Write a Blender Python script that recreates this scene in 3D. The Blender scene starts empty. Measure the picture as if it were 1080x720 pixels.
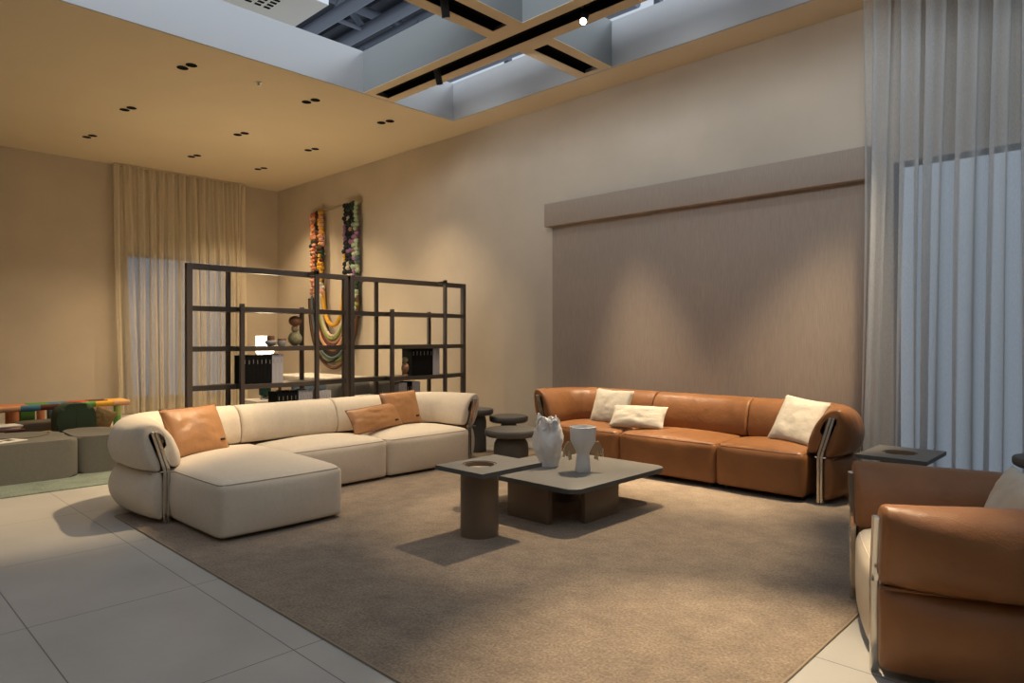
import bpy, bmesh, math, random
from mathutils import Vector, Matrix, noise
random.seed(7)
PI = math.pi
scene = bpy.context.scene
COL = scene.collection
# ------------------------------------------------------------------ materials
MATS = {}
def rgb(c): return (c[0], c[1], c[2], 1.0)
def mat(name, color, rough=0.6, metal=0.0, var=0.0, vscale=4.0, bump=0.0, bscale=60.0, stretch=None,
        sheen=0.0, fine=0.0, fscale=110, color2=None, emit=None, estr=0.0, spec=None, detail=4.0, bump2=0.0, b2scale=6.0, coat=0.0):
    m = bpy.data.materials.new(name); m.use_nodes = True
    nt = m.node_tree; N = nt.nodes; L = nt.links
    b = N['Principled BSDF']
    b.inputs['Base Color'].default_value = rgb(color)
    b.inputs['Roughness'].default_value = rough
    b.inputs['Metallic'].default_value = metal
    if spec is not None: b.inputs['Specular IOR Level'].default_value = spec
    if sheen: b.inputs['Sheen Weight'].default_value = sheen
    if coat: b.inputs['Coat Weight'].default_value = coat
    if emit:
        b.inputs['Emission Color'].default_value = rgb(emit); b.inputs['Emission Strength'].default_value = estr
    tc = N.new('ShaderNodeTexCoord'); src = tc.outputs['Object']
    if stretch:
        mp = N.new('ShaderNodeMapping'); mp.inputs['Scale'].default_value = stretch
        L.new(src, mp.inputs['Vector']); src = mp.outputs['Vector']
    if var or color2:
        nz = N.new('ShaderNodeTexNoise'); nz.inputs['Scale'].default_value = vscale; nz.inputs['Detail'].default_value = detail
        L.new(src, nz.inputs['Vector'])
        rp = N.new('ShaderNodeValToRGB')
        c2 = color2 if color2 else tuple(x * (1 - var) for x in color)
        c1 = color if color2 else tuple(min(1, x * (1 + var)) for x in color)
        rp.color_ramp.elements[0].position = 0.32; rp.color_ramp.elements[0].color = rgb(c2)
        rp.color_ramp.elements[1].position = 0.68; rp.color_ramp.elements[1].color = rgb(c1)
        L.new(nz.outputs['Fac'], rp.inputs['Fac']); cs = rp.outputs['Color']
        if fine:
            nz.inputs['Roughness'].default_value = 0.7
            nf = N.new('ShaderNodeTexNoise'); nf.inputs['Scale'].default_value = fscale; nf.inputs['Detail'].default_value = 2
            L.new(src, nf.inputs['Vector'])
            mr = N.new('ShaderNodeMapRange'); mr.inputs['From Min'].default_value = 0.3; mr.inputs['From Max'].default_value = 0.7
            mr.inputs['To Min'].default_value = 1 - fine; mr.inputs['To Max'].default_value = 1 + fine
            L.new(nf.outputs['Fac'], mr.inputs['Value'])
            vm = N.new('ShaderNodeVectorMath'); vm.operation = 'SCALE'
            L.new(cs, vm.inputs[0]); L.new(mr.outputs['Result'], vm.inputs['Scale']); cs = vm.outputs['Vector']
        L.new(cs, b.inputs['Base Color'])
    nrm = None
    for st, sc, dist in ((bump, bscale, 0.004), (bump2, b2scale, 0.02)):
        if st:
            nb = N.new('ShaderNodeTexNoise'); nb.inputs['Scale'].default_value = sc; nb.inputs['Detail'].default_value = 3
            L.new(src, nb.inputs['Vector'])
            bp = N.new('ShaderNodeBump'); bp.inputs['Strength'].default_value = st; bp.inputs['Distance'].default_value = dist
            L.new(nb.outputs['Fac'], bp.inputs['Height'])
            if nrm: L.new(nrm, bp.inputs['Normal'])
            nrm = bp.outputs['Normal']
    if nrm: L.new(nrm, b.inputs['Normal'])
    MATS[name] = m
    return m
M = MATS
mat('beige_plaster', (0.52, 0.44, 0.345), 0.85, var=0.06, vscale=1.3, bump=0.15, bscale=25)
mat('ceiling_paint', (0.68, 0.565, 0.395), 0.85, var=0.02, vscale=1)
mat('white_board', (0.45, 0.455, 0.46), 0.8)
mat('duct_white', (0.75, 0.77, 0.8), 0.6)
mat('beam_white_shaded', (0.24, 0.257, 0.255), 0.8)  # darker copy of the white boards, shade of the beam sides in its colour
mat('track_black', (0.004, 0.004, 0.005), 0.9, spec=0.1)
mat('black_metal', (0.012, 0.012, 0.013), 0.4, 0.3)
mat('wood_panel', (0.36, 0.285, 0.225), 0.7, color2=(0.285, 0.225, 0.177), vscale=34, stretch=(8, 8, 0.25), bump=0.25, bscale=40, detail=10)
mat('rug_brown', (0.315, 0.235, 0.16), 0.95, color2=(0.20, 0.147, 0.102), fine=0.28, fscale=75, vscale=5, bump=1.0, bscale=170, sheen=0.1, detail=15, bump2=0.5, b2scale=14)
mat('rug_edge', (0.33, 0.25, 0.17), 0.9)
mat('rug_green', (0.20, 0.235, 0.185), 0.95, color2=(0.13, 0.16, 0.125), vscale=5, fine=0.25, fscale=80, bump=0.6, bscale=150, sheen=0.1)
mat('cream_fabric', (0.66, 0.565, 0.44), 0.9, var=0.03, vscale=40, bump=0.35, bscale=350, sheen=0.1, bump2=0.12, b2scale=7)
mat('cream_piping', (0.36, 0.29, 0.21), 0.85)
mat('leather', (0.245, 0.105, 0.039), 0.42, spec=0.32, var=0.10, vscale=5, bump=0.25, bscale=220, bump2=0.35, b2scale=9)
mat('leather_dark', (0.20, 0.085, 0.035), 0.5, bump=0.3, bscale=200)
mat('leather_cushion', (0.42, 0.205, 0.083), 0.42, var=0.08, vscale=6, bump=0.25, bscale=180, bump2=0.5, b2scale=9)
mat('white_cushion', (0.56, 0.495, 0.395), 0.9, bump=0.3, bscale=300, bump2=0.4, b2scale=10)
mat('cream_leather', (0.64, 0.55, 0.42), 0.55, bump=0.2, bscale=220, bump2=0.2, b2scale=8)
mat('chrome', (0.62, 0.58, 0.52), 0.16, 1.0)
mat('foot_dark', (0.02, 0.018, 0.016), 0.6)
mat('table_top', (0.20, 0.185, 0.16), 0.5, var=0.06, vscale=3)
mat('table_edge', (0.075, 0.078, 0.078), 0.5)
mat('table_leg', (0.165, 0.115, 0.075), 0.45, var=0.05, vscale=8)
mat('bronze_tray', (0.52, 0.37, 0.235), 0.5)
mat('drum_grey', (0.10, 0.093, 0.08), 0.55, var=0.08, vscale=3)
mat('shelf_bronze', (0.095, 0.073, 0.06), 0.45, 0.25)
mat('shelf_board', (0.05, 0.04, 0.033), 0.4, 0.1)
mat('ceramic_white', (0.80, 0.775, 0.74), 0.55, bump=0.25, bscale=90)
mat('ceramic_matt', (0.72, 0.71, 0.69), 0.6, bump=0.15, bscale=120)
mat('straw', (0.46, 0.32, 0.18), 0.9, bump=0.6, bscale=90)
mat('tassel', (0.60, 0.45, 0.28), 0.9, bump=0.5, bscale=120)
mat('book_black', (0.005, 0.0045, 0.004), 0.7, spec=0.2)
mat('book_white', (0.52, 0.49, 0.50), 0.65)
mat('book_grey', (0.22, 0.20, 0.18), 0.65)
mat('paper', (0.68, 0.65, 0.58), 0.8)
mat('foil', (0.45, 0.42, 0.36), 0.5)
mat('red_cover', (0.45, 0.05, 0.04), 0.5); mat('teal_cover', (0.06, 0.3, 0.27), 0.5)
mat('pot_brown', (0.26, 0.11, 0.05), 0.6, var=0.3, vscale=20); mat('pot_white', (0.50, 0.46, 0.40), 0.7, var=0.2, vscale=25)
mat('pot_olive', (0.33, 0.30, 0.15), 0.75, var=0.2, vscale=30, bump=0.5, bscale=70)
mat('pot_tan', (0.40, 0.29, 0.17), 0.75, var=0.1, vscale=20); mat('pot_terracotta', (0.40, 0.20, 0.105), 0.7, var=0.1, vscale=20)
mat('lamp_glow', (0.9, 0.85, 0.75), 0.5, emit=(1.0, 0.86, 0.62), estr=3.5)
mat('spot_glow', (0.9, 0.85, 0.75), 0.5, emit=(1.0, 0.80, 0.52), estr=25)
mat('spot_dim', (0.6, 0.6, 0.58), 0.3)
mat('lamp_green', (0.01, 0.035, 0.03), 0.25)
mat('marble', (0.56, 0.53, 0.48), 0.35, color2=(0.38, 0.36, 0.33), vscale=6, detail=8)
mat('pouf_grey', (0.14, 0.13, 0.107), 0.95, var=0.06, vscale=60, bump=0.5, bscale=260)
mat('green_fabric', (0.028, 0.05, 0.026), 0.95, bump=0.4, bscale=260)
mat('mustard', (0.42, 0.25, 0.07), 0.95, bump=0.4, bscale=220)
mat('olive_fabric', (0.15, 0.10, 0.038), 0.95, bump=0.4, bscale=220)
mat('dark_rib', (0.07, 0.055, 0.04), 0.9, bump=0.6, bscale=60)
mat('sofa_grey', (0.22, 0.205, 0.175), 0.95, bump=0.4, bscale=220)
mat('blue_fabric', (0.07, 0.105, 0.14), 0.95, bump=0.4, bscale=220)
mat('steel_roof', (0.13, 0.145, 0.175), 0.5, 0.2); mat('roof_deck', (0.035, 0.04, 0.05), 0.8)
mat('window_frame', (0.10, 0.10, 0.10), 0.5)
mat('rod', (0.55, 0.48, 0.38), 0.3, 0.8)
POM = {'orange': (.62, .20, .07), 'pink': (.66, .33, .25), 'maroon': (.10, .03, .02), 'yellow': (.68, .36, .04), 'rose': (.55, .28, .22),
       'navy': (.015, .02, .03), 'forest': (.02, .045, .025), 'violet': (.30, .14, .27), 'mint': (.36, .44, .30), 'slate': (.10, .14, .16), 'white': (.6, .55, .45),
       'lime': (.24, .30, .07), 'brown': (.12, .05, .03), 'peach': (.58, .32, .17), 'black': (.012, .012, .012), 'blue': (.06, .18, .28), 'red': (.5, .07, .03), 'grass': (.10, .26, .05), 'cream': (.55, .48, .36)}
for k, v in POM.items(): mat('yarn_' + k, tuple(c * .92 for c in v), 0.95, bump=0.8, bscale=120)

def glow_pane(name, base, col, s):
    return mat(name, base, 0.25, emit=col, estr=s)
glow_pane('pane_left', (0.10, 0.12, 0.14), (0.26, 0.45, 0.74), 0.26)
glow_pane('pane_right', (0.10, 0.12, 0.14), (0.50, 0.60, 0.72), 0.42)

def sheer(name, col, transp, tl):
    m = bpy.data.materials.new(name); m.use_nodes = True
    nt = m.node_tree; N = nt.nodes; L = nt.links; N.clear()
    out = N.new('ShaderNodeOutputMaterial')
    d = N.new('ShaderNodeBsdfDiffuse'); d.inputs['Color'].default_value = rgb(col)
    t = N.new('ShaderNodeBsdfTranslucent'); t.inputs['Color'].default_value = rgb(col)
    tr = N.new('ShaderNodeBsdfTransparent')
    m1 = N.new('ShaderNodeMixShader'); m1.inputs['Fac'].default_value = tl
    m2 = N.new('ShaderNodeMixShader')
    tc = N.new('ShaderNodeTexCoord'); mp = N.new('ShaderNodeMapping'); mp.inputs['Scale'].default_value = (1, 1, 0.25)
    nz = N.new('ShaderNodeTexNoise'); nz.inputs['Scale'].default_value = 160; nz.inputs['Detail'].default_value = 2
    at = N.new('ShaderNodeAttribute'); at.attribute_name = 'gather'
    mr = N.new('ShaderNodeMapRange'); mr.inputs['To Min'].default_value = -0.1; mr.inputs['To Max'].default_value = 0.1
    ml = N.new('ShaderNodeMath'); ml.operation = 'MULTIPLY_ADD'; ml.inputs[1].default_value = -0.62; ml.inputs[2].default_value = transp + 0.30
    ad = N.new('ShaderNodeMath'); ad.operation = 'ADD'; ad.use_clamp = True
    L.new(tc.outputs['Object'], mp.inputs['Vector']); L.new(mp.outputs['Vector'], nz.inputs['Vector'])
    L.new(nz.outputs['Fac'], mr.inputs['Value']); L.new(at.outputs['Fac'], ml.inputs[0])
    L.new(ml.outputs[0], ad.inputs[0]); L.new(mr.outputs['Result'], ad.inputs[1]); L.new(ad.outputs[0], m2.inputs['Fac'])
    L.new(d.outputs[0], m1.inputs[1]); L.new(t.outputs[0], m1.inputs[2])
    L.new(m1.outputs[0], m2.inputs[1]); L.new(tr.outputs[0], m2.inputs[2]); L.new(m2.outputs[0], out.inputs['Surface'])
    M[name] = m
sheer('sheer_cream', (0.84, 0.75, 0.59), 0.35, 0.3)
sheer('sheer_grey', (0.62, 0.63, 0.63), 0.30, 0.3)

def floor_mat():
    m = mat('floor_tile', (0.42, 0.395, 0.35), 0.42, spec=0.35)
    nt = m.node_tree; N = nt.nodes; L = nt.links; b = N['Principled BSDF']
    tc = N.new('ShaderNodeTexCoord'); mp = N.new('ShaderNodeMapping'); mp.inputs['Location'].default_value = (0.50, 0.05, 0)
    br = N.new('ShaderNodeTexBrick'); br.offset = 0.0; br.squash = 1.0
    br.inputs['Scale'].default_value = 1.0; br.inputs['Brick Width'].default_value = 1.1; br.inputs['Row Height'].default_value = 0.75
    br.inputs['Mortar Size'].default_value = 0.0028; br.inputs['Mortar Smooth'].default_value = 0.1; br.inputs['Bias'].default_value = 0
    nz = N.new('ShaderNodeTexNoise'); nz.inputs['Scale'].default_value = 1.6; nz.inputs['Detail'].default_value = 7
    rp = N.new('ShaderNodeValToRGB')
    rp.color_ramp.elements[0].position = .3; rp.color_ramp.elements[0].color = (0.375, 0.355, 0.32, 1)
    rp.color_ramp.elements[1].position = .7; rp.color_ramp.elements[1].color = (0.455, 0.43, 0.385, 1)
    mx = N.new('ShaderNodeMix'); mx.data_type = 'RGBA'; mx.inputs[7].default_value = (0.14, 0.13, 0.12, 1)
    L.new(tc.outputs['Object'], mp.inputs['Vector']); L.new(mp.outputs['Vector'], br.inputs['Vector'])
    L.new(tc.outputs['Object'], nz.inputs['Vector']); L.new(nz.outputs['Fac'], rp.inputs['Fac'])
    L.new(rp.outputs['Color'], mx.inputs[6]); L.new(br.outputs['Fac'], mx.inputs[0]); L.new(mx.outputs[2], b.inputs['Base Color'])
floor_mat()
# ------------------------------------------------------------------ mesh helpers
def build(name, bm, m, parent=None, smooth=True, loc=None, angle=40):
    bmesh.ops.recalc_face_normals(bm, faces=bm.faces[:])
    me = bpy.data.meshes.new(name)
    bm.to_mesh(me); bm.free()
    ms = m if isinstance(m, (list, tuple)) else [m]
    for x in ms: me.materials.append(M[x])
    if smooth:
        me.polygons.foreach_set('use_smooth', [True] * len(me.polygons))
        me.set_sharp_from_angle(angle=math.radians(angle))
    o = bpy.data.objects.new(name, me); COL.objects.link(o)
    if parent: o.parent = parent
    if loc is not None: o.location = loc
    return o
def tag(o, label, cat, group=None):
    o['label'] = label; o['category'] = cat
    if group: o['group'] = group
    return o
def thing(name, label, cat, loc=(0, 0, 0), rz=0.0, group=None):
    o = bpy.data.objects.new(name, None); COL.objects.link(o)
    o.empty_display_size = 0.1
    o.location = loc; o.rotation_euler = (0, 0, rz)
    return tag(o, label, cat, group)
def struct(name, bm, m, **k):
    o = build(name, bm, m, **k); o['kind'] = 'structure'; return o
def box(bm, x0, x1, y0, y1, z0, z1, bev=0.0, seg=2, mi=0):
    r = bmesh.ops.create_cube(bm, size=1.0)
    vs = r['verts']
    for v in vs:
        v.co = Vector((x0 + (v.co.x + .5) * (x1 - x0), y0 + (v.co.y + .5) * (y1 - y0), z0 + (v.co.z + .5) * (z1 - z0)))
    fs = set(f for v in vs for f in v.link_faces)
    for f in fs: f.material_index = mi
    if bev:
        es = list(set(e for v in vs for e in v.link_edges))
        bmesh.ops.bevel(bm, geom=es, offset=bev, segments=seg, profile=0.5, affect='EDGES')
    return vs
def B(*a, **k):
    bm = bmesh.new(); box(bm, *a, **k); return bm
def tube(bm, pts, r, n=8, closed=False, mi=0, rads=None):
    pts = [Vector(p) for p in pts]; k = len(pts); rings = []
    up = Vector((0, 0, 1))
    for i, p in enumerate(pts):
        if closed: t = pts[(i + 1) % k] - pts[i - 1]
        else: t = pts[min(i + 1, k - 1)] - pts[max(i - 1, 0)]
        t.normalize()
        a = t.cross(up)
        if a.length < 1e-3: a = t.cross(Vector((0, 1, 0)))
        a.normalize(); b = a.cross(t)
        rr = rads[i] if rads else r
        rings.append([bm.verts.new(p + a * math.cos(2 * PI * j / n) * rr + b * math.sin(2 * PI * j / n) * rr) for j in range(n)])
    for i in range(k if closed else k - 1):
        A, C = rings[i], rings[(i + 1) % k]
        for j in range(n):
            f = bm.faces.new((A[j], A[(j + 1) % n], C[(j + 1) % n], C[j])); f.material_index = mi
    if not closed:
        for q in (rings[0], rings[-1]):
            f = bm.faces.new(q); f.material_index = mi
    return bm
def lathe(bm, prof, n=32, c=(0, 0, 0), mi=0):
    rings = []
    for r, z in prof:
        if r < 1e-5: rings.append([bm.verts.new((c[0], c[1], c[2] + z))])
        else: rings.append([bm.verts.new((c[0] + r * math.cos(2 * PI * j / n), c[1] + r * math.sin(2 * PI * j / n), c[2] + z)) for j in range(n)])
    for A, C in zip(rings, rings[1:]):
        for j in range(n):
            a0, a1 = A[j % len(A)], A[(j + 1) % len(A)]; c0, c1 = C[j % len(C)], C[(j + 1) % len(C)]
            vs = []
            for v in (a0, a1, c1, c0):
                if v not in vs: vs.append(v)
            if len(vs) > 2:
                f = bm.faces.new(vs); f.material_index = mi
    for q in (rings[0], rings[-1]):
        if len(q) > 2: bm.faces.new(q).material_index = mi
    return bm
def prism(bm, poly, z0, z1, bev=0.0, mi=0, seg=2):
    a = [bm.verts.new((x, y, z0)) for x, y in poly]; b = [bm.verts.new((x, y, z1)) for x, y in poly]
    n = len(poly); fs = [bm.faces.new(a), bm.faces.new(b)]
    for i in range(n): fs.append(bm.faces.new((a[i], a[(i + 1) % n], b[(i + 1) % n], b[i])))
    for f in fs: f.material_index = mi
    if bev:
        es = [e for e in set(e for f in fs[:2] for e in f.edges)]
        bmesh.ops.bevel(bm, geom=es, offset=bev, segments=seg, profile=0.5, affect='EDGES')
    return bm
def rrect(x0, x1, y0, y1, r, n=6):
    out = []
    for cx, cy, a in ((x1 - r, y1 - r, 0), (x0 + r, y1 - r, 90), (x0 + r, y0 + r, 180), (x1 - r, y0 + r, 270)):
        for i in range(n + 1):
            t = math.radians(a + 90 * i / n); out.append((cx + r * math.cos(t), cy + r * math.sin(t)))
    return out
def curve(pts, n=8, closed=True):
    out = []; k = len(pts)
    rng = range(k) if closed else range(k - 1)
    for i in rng:
        if closed: p0, p1, p2, p3 = pts[i - 1], pts[i], pts[(i + 1) % k], pts[(i + 2) % k]
        else: p0, p1, p2, p3 = pts[max(i - 1, 0)], pts[i], pts[i + 1], pts[min(i + 2, k - 1)]
        for j in range(n):
            t = j / n
            out.append(tuple(0.5 * (2 * b + (c - a) * t + (2 * a - 5 * b + 4 * c - d) * t * t + (3 * b - a - 3 * c + d) * t ** 3) for a, b, c, d in zip(p0, p1, p2, p3)))
    if not closed: out.append(tuple(pts[-1]))
    return out
# rounded, domed, slightly swollen block
def softblock(bm, x0, x1, y0, y1, z0, z1, r=0.07, n=16, dome=0.04, swell=0.0, wr=0.0, seed=0, bot=0.02, vr=0.75):
    r_ = bmesh.ops.create_cube(bm, size=2.0)
    vs = r_['verts']; es = list(set(e for v in vs for e in v.link_edges))
    res = bmesh.ops.subdivide_edges(bm, edges=es, cuts=n, use_grid_fill=True)
    hx, hy, hz = (x1 - x0) / 2, (y1 - y0) / 2, (z1 - z0) / 2
    cx, cy, cz = (x0 + x1) / 2, (y0 + y1) / 2, (z0 + z1) / 2
    rr = min(r, hx * .98, hy * .98, hz * .98); rv = min(r * vr, hx * .98, hy * .98); rb = min(bot, rr)
    for v in bm.verts[:]:
        u = Vector(v.co)
        w = Vector([math.copysign(abs(c) ** 0.8, c) for c in u])
        p = Vector((w.x * hx, w.y * hy, w.z * hz))
        rz = rr if p.z > 0 else rb
        q = Vector((max(-hx + rv, min(hx - rv, p.x)), max(-hy + rv, min(hy - rv, p.y)), max(-hz + rz, min(hz - rz, p.z))))
        d = Vector(((p.x - q.x) / rv, (p.y - q.y) / rv, (p.z - q.z) / rz))
        if d.length > 1e-6:
            ax = max(abs(d.x), abs(d.y), abs(d.z)); d = d.normalized() * ax
            p = q + Vector((d.x * rv, d.y * rv, d.z * rz))
        a, b_, c_ = p.x / hx, p.y / hy, p.z / hz
        if c_ > 0: p.z += dome * max(0, (1 - abs(a) ** 2.4)) * max(0, (1 - abs(b_) ** 2.4)) * c_
        if swell:
            p.x += math.copysign(swell * max(0, 1 - b_ * b_) * (0.35 + .65 * (1 - c_ * c_)), a) * abs(a) ** 3
            p.y += math.copysign(swell * max(0, 1 - a * a) * (0.35 + .65 * (1 - c_ * c_)), b_) * abs(b_) ** 3
        if wr:
            p += Vector((0, 0, 1)) * wr * noise.noise(Vector((p.x * 5 + seed, p.y * 5, p.z * 5)))
        v.co = p + Vector((cx, cy, cz))
    return bm
def seam_loop(x0, x1, y0, y1, z, r, swell, n=10):
    hx, hy = (x1 - x0) / 2, (y1 - y0) / 2; cx, cy = (x0 + x1) / 2, (y0 + y1) / 2
    out = []; base = rrect(-hx, hx, -hy, hy, r, 5)
    pts = []
    for i, p in enumerate(base):
        q = base[(i + 1) % len(base)]; d = math.hypot(q[0] - p[0], q[1] - p[1]); k = max(1, int(d / .06))
        for j in range(k): pts.append((p[0] + (q[0] - p[0]) * j / k, p[1] + (q[1] - p[1]) * j / k))
    for x, y in pts:
        a, b_ = x / hx, y / hy
        x += math.copysign(swell * max(0, 1 - b_ * b_) * .45, a) * abs(a) ** 3
        y += math.copysign(swell * max(0, 1 - a * a) * .45, b_) * abs(b_) ** 3
        out.append((cx + x, cy + y, z))
    return out
# ------------------------------------------------------------------ sofa sweeps
class Path:
    def __init__(s, pts, r, step=0.05):
        P = [Vector((p[0], p[1])) for p in pts]; raw = [P[0]]
        for i in range(1, len(P) - 1):
            a = (P[i - 1] - P[i]).normalized(); b = (P[i + 1] - P[i]).normalized()
            p0, p2 = P[i] + a * r, P[i] + b * r; c = P[i] + (a + b) * r
            for k in range(13):
                t = k / 12; w = (p0 - c) * math.cos(t * PI / 2) + (p2 - c) * math.sin(t * PI / 2)
                raw.append(c + w)
        raw.append(P[-1]); s.s = [0.0]; s.p = raw
        for a, b in zip(raw, raw[1:]): s.s.append(s.s[-1] + (b - a).length)
        s.len = s.s[-1]
    def pos(s, d):
        if d <= 0: t = (s.p[1] - s.p[0]).normalized(); return s.p[0] + t * d
        if d >= s.len: t = (s.p[-1] - s.p[-2]).normalized(); return s.p[-1] + t * (d - s.len)
        for i in range(len(s.s) - 1):
            if s.s[i] <= d <= s.s[i + 1]:
                f = (d - s.s[i]) / max(1e-9, s.s[i + 1] - s.s[i]); return s.p[i].lerp(s.p[i + 1], f)
    def frame(s, d):
        a, b = s.pos(d - .02), s.pos(d + .02); t = (b - a).normalized()
        return s.pos(d), t, Vector((-t.y, t.x))          # outward = left of travel
    def flare(s, d):
        e = min(d, s.len - d); k = max(0.0, 1 - max(0, e) / 0.55); k = k * k * (3 - 2 * k); return k * 0.30
    def pt(s, d, n, z):
        p, t, o = s.frame(d)
        n2 = n + s.flare(d) * max(0, z - 0.38)
        q = p + o * n2
        return Vector((q.x, q.y, z))
def inset_poly(P, d):
    if d == 0: return P
    k = len(P); area = sum(P[i - 1][0] * P[i][1] - P[i][0] * P[i - 1][1] for i in range(k)); sg = 1 if area > 0 else -1
    out = []
    for i in range(k):
        tx, tz = P[(i + 1) % k][0] - P[i - 1][0], P[(i + 1) % k][1] - P[i - 1][1]; l = math.hypot(tx, tz) or 1
        out.append((P[i][0] - tz / l * d * sg, P[i][1] + tx / l * d * sg))
    return out
def sweep(bm, path, prof, d0, d1, rnd=0.03, step=0.035, wr=0.0, wfreq=16, seed=0, pinch=None, notch=False, top_n=.7):
    stations = []
    if rnd:
        for a in (0, 20, 45, 70, 90): stations.append((d0 + rnd * (1 - math.sin(math.radians(a))), rnd * .8 * (1 - math.cos(math.radians(90 - a)))))
    else: stations.append((d0, 0))
    # from outer face to full section
    if rnd: stations = [(d0 + rnd * (1 - math.cos(math.radians(a))), rnd * .8 * (1 - math.sin(math.radians(a)))) for a in (0, 25, 50, 75, 90)]
    n = max(2, int((d1 - d0 - 2 * rnd) / step))
    mid = [(d0 + rnd + (d1 - d0 - 2 * rnd) * i / n, 0) for i in range(1, n)]
    endp = [(d0 + d1 - d, i) for d, i in reversed(stations)]
    rings = []
    for d, ins in stations + mid + endp:
        pr = inset_poly(prof, ins)
        ring = []
        if pinch:
            dd = min(d - pinch[0], pinch[1] - d); eo = max(0.0, min(1.0, dd / .45)); ei = max(0.0, min(1.0, dd / .20)); fo = .32 + .68 * math.sqrt(1 - (1 - eo) ** 2); fi = .62 + .38 * math.sqrt(1 - (1 - ei) ** 2)
        for j, (pn, pz) in enumerate(pr):
            if pinch:
                lip = notch and .425 < pz < top_n and -.04 < pn < .06
                sd = 1 if pn > .012 else -1
                pn = .012 + (pn - .012) * (fo if pn > .012 else fi)
                if lip: pn += sd * max(0.0, 1 - dd / .13) * (.018 if sd > 0 else .034)
            q = path.pt(d, pn, pz)
            if wr and j % 1 == 0:
                w = noise.noise(Vector((d * wfreq + seed, pz * 3.0, pn * 3))) + 1.3 * math.exp(-((pz - .40) / .06) ** 2) * noise.noise(Vector((d * wfreq * 2.2 + seed, pz * 2, 7.7)))
                o = path.frame(d)[2]; q += Vector((o.x, o.y, 0)) * w * wr
            ring.append(bm.verts.new(q))
        rings.append(ring)
    k = len(prof)
    for A, C in zip(rings, rings[1:]):
        for j in range(k): bm.faces.new((A[j], A[(j + 1) % k], C[(j + 1) % k], C[j]))
    for q in (rings[0], rings[-1]):
        f = bm.faces.new(q); bmesh.ops.triangulate(bm, faces=[f])
    return bm
def upper_profile(top):
    k = (top - 0.38) / 0.385
    pts = [(.10, .375), (.175, .40), (.21, .48), (.21, .58), (.17, .69), (.10, .75), (.01, .765), (-.07, .735), (-.125, .66), (-.150, .57), (-.155, .48), (-.13, .41), (-.06, .40),
           (-.03, .44), (-.025, .55), (-.005, .655), (.02, .675), (.042, .655), (.05, .55), (.05, .44)]
    return curve([(n, .38 + (z - .38) * k) for n, z in pts], 4)
LOWER = curve([(.10, .37), (.165, .335), (.205, .25), (.205, .16), (.16, .07), (.10, .035), (.055, .05), (.05, .2), (.055, .34)], 4)
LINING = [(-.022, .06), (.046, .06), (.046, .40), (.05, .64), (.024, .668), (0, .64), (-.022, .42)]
def make_sofa(root, path, top, breaks, fab, lining, wr=0.006, wfreq=16, piping='cream_piping'):
    prof = upper_profile(top); g = 0.003
    kk = (top - .38) / .385
    for i, (a, b) in enumerate(zip(breaks, breaks[1:])):
        bm = bmesh.new(); sweep(bm, path, prof, a + g, b - g, 0.022, wr=wr, wfreq=wfreq, seed=i * 9.1, pinch=(0, path.len), notch=True, top_n=top - .07)
        build('back_bolster', bm, fab, root, angle=80)
    bm = bmesh.new(); sweep(bm, path, LOWER, breaks[0] + .005, breaks[-1] - .005, 0.015, wr=wr * .6, wfreq=wfreq, seed=4, pinch=(0, path.len))
    build('lower_wrap', bm, fab, root, angle=80)
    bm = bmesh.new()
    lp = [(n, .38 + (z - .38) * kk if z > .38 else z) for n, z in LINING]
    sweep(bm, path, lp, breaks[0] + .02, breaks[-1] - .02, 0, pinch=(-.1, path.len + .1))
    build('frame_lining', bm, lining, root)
    # cinch cord
    bm = bmesh.new(); n = int(path.len / .06)
    tube(bm, [path.pt(breaks[0] + (breaks[-1] - breaks[0]) * i / n, .108, .372) for i in range(n + 1)], .007, 6)
    build('cinch_cord', bm, piping, root)
    # chrome frames at both ends
    for d, sg in ((breaks[0], -1), (breaks[-1], 1)):
        bm = bmesh.new()
        for off in (-.020, .008):
            pts = [path.pt(d + sg * .006, .012 + off * .9, z) for z in (.0, .2, .36)] + [path.pt(d + sg * .006, .012 + off * .9, .38 + (z - .38) * kk) for z in (.40, .5, .6, .70)]
            p, t, o = path.frame(d)
            rings = []
            for q in pts:
                rings.append([bm.verts.new(q + Vector((o.x * a + t.x * b, o.y * a + t.y * b, 0))) for a, b in ((-.011, -.014), (.011, -.014), (.011, .016), (-.011, .016))])
            for A, C in zip(rings, rings[1:]):
                for j in range(4): bm.faces.new((A[j], A[(j + 1) % 4], C[(j + 1) % 4], C[j]))
            bm.faces.new(rings[0]); bm.faces.new(rings[-1])
        bmesh.ops.recalc_face_normals(bm, faces=bm.faces[:])
        bmesh.ops.bevel(bm, geom=bm.edges[:], offset=.003, segments=1, affect='EDGES')
        fr = build('chrome_frame', bm, 'chrome', root, angle=30); fr['label'] = 'polished metal end frame'
        bm = bmesh.new()
        tube(bm, [path.pt(d + sg * .014, n_, .375) for n_ in (-.03, 0, .03, .055)], .006, 6)
        build('clasp', bm, 'chrome', fr)
def seat(root, x0, x1, y0, y1, z1, fab, dome=.05, swell=.03, r=.06, pip='cream_piping', name='seat', z0=.02):
    bm = bmesh.new(); softblock(bm, x0, x1, y0, y1, z0, z1, r, 18, dome, swell)
    s = build(name, bm, fab, root, angle=80)
    k = r * .29
    bm = bmesh.new(); tube(bm, seam_loop(x0 + k * .75, x1 - k * .75, y0 + k * .75, y1 - k * .75, z1 - k + .001, r * .75, swell), .0045, 6, closed=True)
    build('seam_piping', bm, pip, s)
    return s
def feet(root, pts, h=.04):
    for x, y in pts:
        bm = bmesh.new(); lathe(bm, [(.0, 0), (.022, 0), (.026, .006), (.026, h), (0, h)], 14, (x, y, .012))
        build('foot', bm, 'foot_dark', root)
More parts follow.
